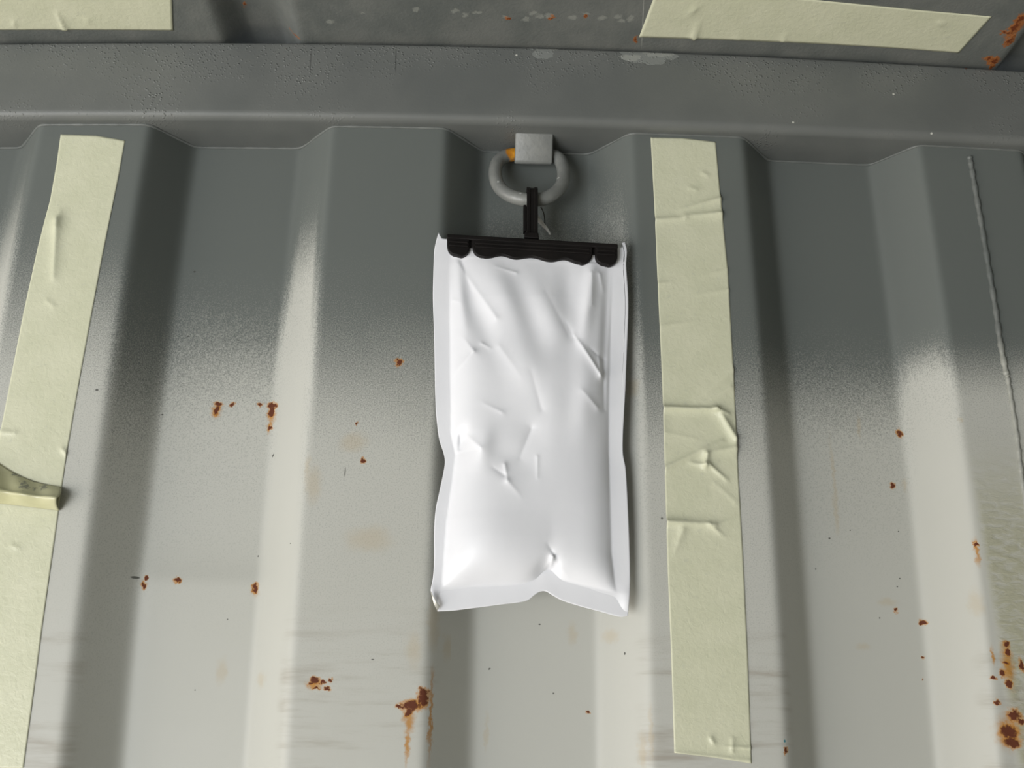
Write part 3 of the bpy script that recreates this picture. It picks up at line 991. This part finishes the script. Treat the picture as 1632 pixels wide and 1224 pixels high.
def build_pouch():
    nr, nc = 330, 180
    L, Rr, T, B = resample(PL, nr), resample(PR, nr), resample(PT, nc), resample(PB, nc)
    t = np.linspace(0, 1, nr)[:, None, None]; s = np.linspace(0, 1, nc)[None, :, None]
    G = (1 - s) * L[:, None] + s * Rr[:, None] + (1 - t) * T[None] + t * B[None] \
        - ((1 - s) * (1 - t) * L[0] + s * (1 - t) * Rr[0] + (1 - s) * t * L[-1] + s * t * Rr[-1])
    U, V = G[..., 0], G[..., 1]
    # distance inside each seal
    ul = np.interp(V, [380, 410, 600, 690, 725, 760, 830, 900, 945], [716, 716, 718, 719, 726, 722, 712, 707, 703])
    ur = np.interp(V, [380, 430, 560, 650, 720, 800, 880, 930, 952], [978, 976, 972, 970, 970, 972, 974, 980, 984])
    vb = np.interp(U, [690, 705, 760, 830, 862, 880, 890, 930, 985], [938, 937, 931, 930, 922, 908, 922, 932, 946])
    vt = np.interp(U, [690, 1000], [404, 423])
    sat = lambda d, w: 1 - np.exp(-np.clip(d, 0, None) / w)
    kern = np.exp(-np.linspace(-2.4, 2.4, 31) ** 2); kern /= kern.sum()
    for r_ in range(nr):
        vb[r_] = np.convolve(np.pad(vb[r_], 15, 'edge'), kern, 'valid')
    fl = sat(U - ul, 24); fr = sat(ur - U, 17); fb = sat(vb - V, 24); ft = sat(V - vt, 60)
    fill = np.interp(V, [400, 480, 600, 720, 860, 940], [9, 13.0, 14.5, 15, 17, 17])
    H = fill * (1.0 - 0.36 * np.clip((U - 720) / 240, 0, 1) ** 2) * fl * fr * fb * (0.25 + 0.75 * ft) / 1000
    inside = np.minimum(np.minimum(sat(U - ul, 6), sat(ur - U, 6)), np.minimum(sat(vb - V, 6), sat(V - vt, 6)))
    # broad dents and folds
    W = np.zeros_like(H)

    def blob(u, v, h, a, b, rot=0.0):
        c, sn = math.cos(rot), math.sin(rot)
        x = (U - u) * c + (V - v) * sn; y = -(U - u) * sn + (V - v) * c
        return h / 1000 * np.exp(-(x / a) ** 2 - (y / b) ** 2)
    for a in [(760, 500, -2.8, 20, 75, -0.35), (806, 480, 1.8, 20, 62, -0.42), (845, 520, -1.2, 20, 60, -0.3), (870, 500, 1.4, 22, 70, -0.5), (905, 470, -1.6, 18, 44, 0.0),
              (938, 470, 2.4, 11, 70, 0.12), (965, 520, -1.4, 7, 90, 0.05), (800, 640, -1.6, 44, 60, 0.2), (845, 700, -1.2, 28, 34, 0.0), (770, 720, 2.2, 16, 28, 0.3), (737, 702, -2.6, 9, 16, 0.2),
              (930, 640, 1.6, 18, 60, 0.1), (905, 560, -1.5, 22, 30, 0.5), (880, 640, 0.8, 26, 60, 0.1), (820, 740, -1.5, 40, 26, 0.4), (900, 860, -1.6, 60, 50, -0.4), (780, 850, 1.6, 50, 60, 0),
              (868, 918, -5.5, 13, 20, 0.5), (866, 944, -3.0, 16, 12, 0.0), (750, 960, -0.8, 7, 20, 0.1), (790, 955, -0.7, 9, 20, 0.2), (955, 962, 0.6, 12, 16, 0), (840, 590, 1.2, 26, 40, -0.4), (735, 470, 1.2, 9, 60, -0.1)]:
        W += 1.35 * blob(*a)
    folds = [((755, 568), (723, 598), 1.3, 6, 1, 0.3), ((755, 568), (735, 540), 0.9, 6, 1, 0.2), ((768, 555), (780, 562), 0.9, 4, 1, 0.6), ((913, 540), (956, 604), 2.3, 6, 0.5, 1.0), ((956, 604), (953, 572), 1.8, 4, 1.0, 0.8), ((953, 572), (938, 560), -1.2, 5, 1, 0.3),
             ((961, 575), (962, 655), -2.0, 5, 1, 0.4), ((942, 440), (941, 492), 1.0, 5, 0.8, 0.6), ((730, 420), (790, 515), 1.2, 9, 0.5, 1.0), ((735, 416), (752, 470), -1.2, 8, 1, 0.2),
             ((804, 748), (808, 774), 1.3, 5, 1, 0.6), ((808, 774), (830, 800), 0.9, 8, 1, 0.2), ((855, 735), (855, 768), 0.7, 4, 1, 0.5), ((785, 752), (804, 765), -1.0, 6, 0.4, 1), ((846, 690), (828, 735), -1.2, 9, 1, 0.6),
             ((734, 698), (732, 716), -1.8, 4, 1, 1), ((742, 697), (766, 722), 1.2, 8, 0.6, 1), ((880, 890), (878, 902), 2.4, 5, 1, 1), ((880, 892), (845, 934), 1.6, 6, 1, 0.4), ((880, 895), (905, 920), 1.2, 8, 1, 0.3),
             ((872, 872), (884, 890), -1.3, 5, 0.3, 1), ((790, 430), (822, 440), 0.8, 4, 0.3, 1), ((955, 440), (960, 466), 1.2, 5, 1, 0.4), ((900, 520), (914, 545), -1.2, 8, 0.4, 1), ((770, 650), (800, 665), 0.7, 6, 0.4, 1),
             ((925, 630), (950, 655), 1.4, 8, 0.4, 1), ((805, 935), (850, 930), -0.8, 4, 0.2, 1), ((722, 480), (734, 486), 0.6, 4, 1, 0.4), ((722, 409), (984, 425), 0.5, 3, 1, 1), ((716, 440), (716, 660), 0.35, 2.5, 1, 1), ((845, 600), (862, 660), -0.8, 10, 0.5, 1), ((868, 470), (905, 540), -0.9, 12, 0.4, 1), ((795, 560), (830, 610), 0.7, 10, 1, 0.3)]
    W += creases(U, V, folds)
    H = H + W * (0.25 + 0.75 * inside)
    # seals: nearly flat, the free edge a little wavy
    out = 1 - inside
    H += out * (0.0006 * np.sin(V / 31.0) * np.clip((V - 450) / 300, 0, 1) + 0.0004)
    H -= 0.003 * np.clip((V - vb) / 40, 0, 1)
    # lower corners of the seal curl towards the room
    H += 0.002 * np.exp(-((U - 1000) / 12) ** 2 - ((V - 960) / 22) ** 2) + 0.0025 * np.exp(-((U - 690) / 8) ** 2 - ((V - 955) / 16) ** 2)
    P = np.array([at(u, v, bag_y(v)) for u, v in G.reshape(-1, 2)])
    F = P.copy(); F[:, 1] -= H.ravel()
    Bk = P.copy(); Bk[:, 1] += 0.0005 + np.clip(H.ravel() * 0.15, -0.002, 0.0020)
    n = len(P)
    fs = grid_faces(nr, nc) + [tuple(i + n for i in reversed(f)) for f in grid_faces(nr, nc)]
    ring = list(range(nc)) + [i * nc + nc - 1 for i in range(1, nr)] + [(nr - 1) * nc + j for j in range(nc - 2, -1, -1)] + [i * nc for i in range(nr - 2, 0, -1)]
    for a, b in zip(ring, ring[1:] + ring[:1]):
        fs.append((a, b, b + n, a + n))
    return mesh('pouch', np.vstack([F, Bk]), fs, M_POUCH)


bag = empty('desiccant_bag', at(845, 400, BAG_Y), 'white sealed pouch bag hanging from a black clamp hanger on the grey wall', 'bag')
pouch = build_pouch()
silver = NT('silver_foil', 0.45, 0.5, 0.75); silver.color((0.88, 0.87, 0.82))
tear = mesh('torn_corner', [at(686, 942, BAG_Y + 0.0012), at(691, 952, BAG_Y + 0.0004), at(697, 960, BAG_Y + 0.0012), at(701, 966, BAG_Y + 0.0022), at(697, 974, BAG_Y + 0.0030), at(691, 962, BAG_Y + 0.0024)],
            [(0, 1, 5), (1, 2, 4, 5), (2, 3, 4)], silver.m)
sd = tear.modifiers.new('t', 'SOLIDIFY'); sd.thickness = 0.0003
tear['label'] = 'small silver foil tear'
adopt(bag, pouch, tear)


# ------------------------------------------------------------------ black clamp hanger
def black_plastic():
    nt = NT('black_plastic', 0.5, 0.16)
    o = nt.obj()
    nt.color(nt.mix(nt.remap(nt.noise(o, 40, 3), 0.3, 0.7), (0.006, 0.0052, 0.005), (0.009, 0.0076, 0.0072)))
    nt.normal(nt.bump(nt.noise(o, 900, 2), 0.12, 0.0003))
    return nt.m


M_BLACK = black_plastic()
hang = empty('clamp_hanger', at(848, 395, -0.012), 'black plastic clamp hanger with scalloped jaw gripping the white bag', 'hanger')


def xz(u, v, Y=-0.0150):
    p = at(u, v, Y); return (p[0], p[2])


def top_line(u):
    return 374 + (u - 713) * (390 - 374) / (985 - 713)


def jaw_outline(u0, u1, low, r=12, scal=()):
    """segment of the front jaw: straight top, rounded bottom corners, scalloped lower edge"""
    pts = [(u0, top_line(u0)), (u1, top_line(u1))]
    base = lambda u: top_line(u) + low
    k = 8
    for i in range(k + 1):
        a = i / k * math.pi / 2
        pts.append((u1 - r + r * math.cos(a), base(u1) - r + r * math.sin(a)))
    us = np.linspace(u1 - r, u0 + r, 60 if scal else 4)[1:-1]
    for u in us:
        v = base(u)
        for c, w, d in scal:
            v -= d * math.exp(-((u - c) / w) ** 2)
        pts.append((u, v))
    for i in range(k + 1):
        a = math.pi / 2 + i / k * math.pi / 2
        pts.append((u0 + r + r * math.cos(a), base(u0) - r + r * math.sin(a)))
    return [xz(*p) for p in pts]


parts = []
parts.append(prism('jaw_tab', jaw_outline(712.5, 748.5, 32, 15), -0.0150, -0.0098, M_BLACK, bevel=0.0011))
parts.append(prism('front_jaw', jaw_outline(752.5, 944.5, 33, 18, [(800, 15, 6.5), (848, 20, 6.5), (900, 15, 6.5)]), -0.0150, -0.0098, M_BLACK, bevel=0.0011))
parts.append(prism('jaw_tab', jaw_outline(948.5, 984.5, 33, 15), -0.0150, -0.0098, M_BLACK, bevel=0.0011))


def bar_poly(u0, u1, a, b):
    return [xz(u0, top_line(u0) + a), xz(u1, top_line(u1) + a), xz(u1, top_line(u1) + b), xz(u0, top_line(u0) + b)]


# spine along the top that joins the jaws, with two raised ribs
parts.append(prism('spine', bar_poly(712, 985, -1.5, 6), -0.0152, -0.0035, M_BLACK, bevel=0.0010))
for a, b in ((9, 12.5), (15, 18)):
    for u0, u1 in ((716, 746), (757, 940), (952, 981)):
        parts.append(prism('jaw_rib', bar_poly(u0, u1, a, b), -0.0160, -0.0146, M_BLACK, bevel=0.0005))
parts.append(prism('back_jaw', bar_poly(713, 984, 5, 26), -0.0078, -0.0035, M_BLACK, bevel=0.0008))


# bridges across the two slots, set back from the jaw face
for u in (750.5, 946.5):
    parts.append(prism('jaw_bridge', bar_poly(u - 3, u + 3, 4, 15), -0.0125, -0.0099, M_BLACK))


def hook():
    rb = at(850, 318.5, ring_y(318.5))            # the wire the hook hangs over
    rz, ry = rb[2], rb[1]
    x0 = at(848.5, 330, -0.006)[0]
    hw = 0.0044
    th = 0.0042
    fy, by = ry - 0.0056 - 0.0006 - th / 2, ry + 0.0056 + 0.0012 + th / 2
    zb = at(848, 383, -0.008)[2]
    zt = rz + 0.0056 + 0.0004 + th / 2
    c = (fy + by) / 2; rr = (by - fy) / 2
    path = [(fy - 0.0015, zb - 0.001), (fy, zb + 0.012), (fy, zb + 0.03), (fy, zt - rr * 0.95)]
    for a in np.linspace(0, math.pi, 13)[1:-1]:
        path.append((c - rr * math.cos(a), zt - rr * 0.95 + rr * 0.95 * math.sin(a)))
    zback = at(840, 368, by)[2]
    path += [(by, zt - rr), (by, rz - 0.006), (by, zback + 0.004), (by - 0.0008, zback)]
    N = len(path)
    vs = []
    lean = lambda z: 0.0   # upright
    for i, (y, z) in enumerate(path):
        p = np.array(path[max(i - 1, 0)]); q = np.array(path[min(i + 1, N - 1)])
        d = (q - p) / np.linalg.norm(q - p)
        n = np.array([-d[1], d[0]])
        w = hw * (1.0 if i < N - 3 else 0.9)
        # cross-section with a shallow groove down the outer face
        for sx, sn in ((-1, 1), (-0.45, 1), (-0.3, 0.7), (0.3, 0.7), (0.45, 1), (1, 1), (1, -1), (-1, -1)):
            vs.append((x0 + sx * w, y + n[0] * sn * th / 2, z + n[1] * sn * th / 2))
    fs = grid_faces(N, 8, True) + [tuple(range(8)), tuple(range((N - 1) * 8, N * 8))]
    o = mesh('hook', vs, fs, M_BLACK, smooth=False)
    b = o.modifiers.new('bevel', 'BEVEL'); b.width = 0.0005; b.segments = 2; b.limit_method = 'ANGLE'; b.angle_limit = 0.9
    return o, x0, by


hk, hx, hby = hook()
parts.append(hk)
# snap latch lying along the left of the shank
pl = [xz(u, v, -0.001) for u, v in [(834, 329), (839, 329), (839, 370), (834, 370)]]
parts.append(prism('latch', pl, -0.004, 0.003, M_BLACK, bevel=0.0006))
pl = [xz(u, v, -0.008) for u, v in [(836, 373), (858, 374), (859, 384), (835, 382)]]
parts.append(prism('hook_foot', pl, -0.0120, -0.0035, M_BLACK, bevel=0.001))
adopt(hang, *parts)


# pale sliver and fine wire behind the hook
def sliver():
    pl_ = NT('pale_plastic', 0.45, 0.4); pl_.color((0.58, 0.58, 0.56))
    Yv = 0.010
    a = spline([at(u, v, Yv) for u, v in [(853, 344), (860, 352), (867, 360), (873, 367), (877, 374)]], 6)
    rr = [0.0021 * (1 - 0.75 * (i / (len(a) - 1)) ** 1.5) for i in range(len(a))]
    v, f = tube(a, rr, 8)
    s = mesh('cord_end', v, f, pl_.m)
    dk = NT('dark_wire', 0.5, 0.4); dk.color((0.06, 0.06, 0.055))
    b = spline([at(u, v, Yv) for u, v in [(862, 330), (866, 338), (868, 348), (868.5, 360)]], 6)
    v, f = tube(b, 0.0005, 6)
    w = mesh('fine_wire', v, f, dk.m)
    e = empty('cord_scrap', at(860, 350, Yv), 'thin pale scrap of cord sticking out right of the black hook', 'cord')
    adopt(e, s, w)


sliver()
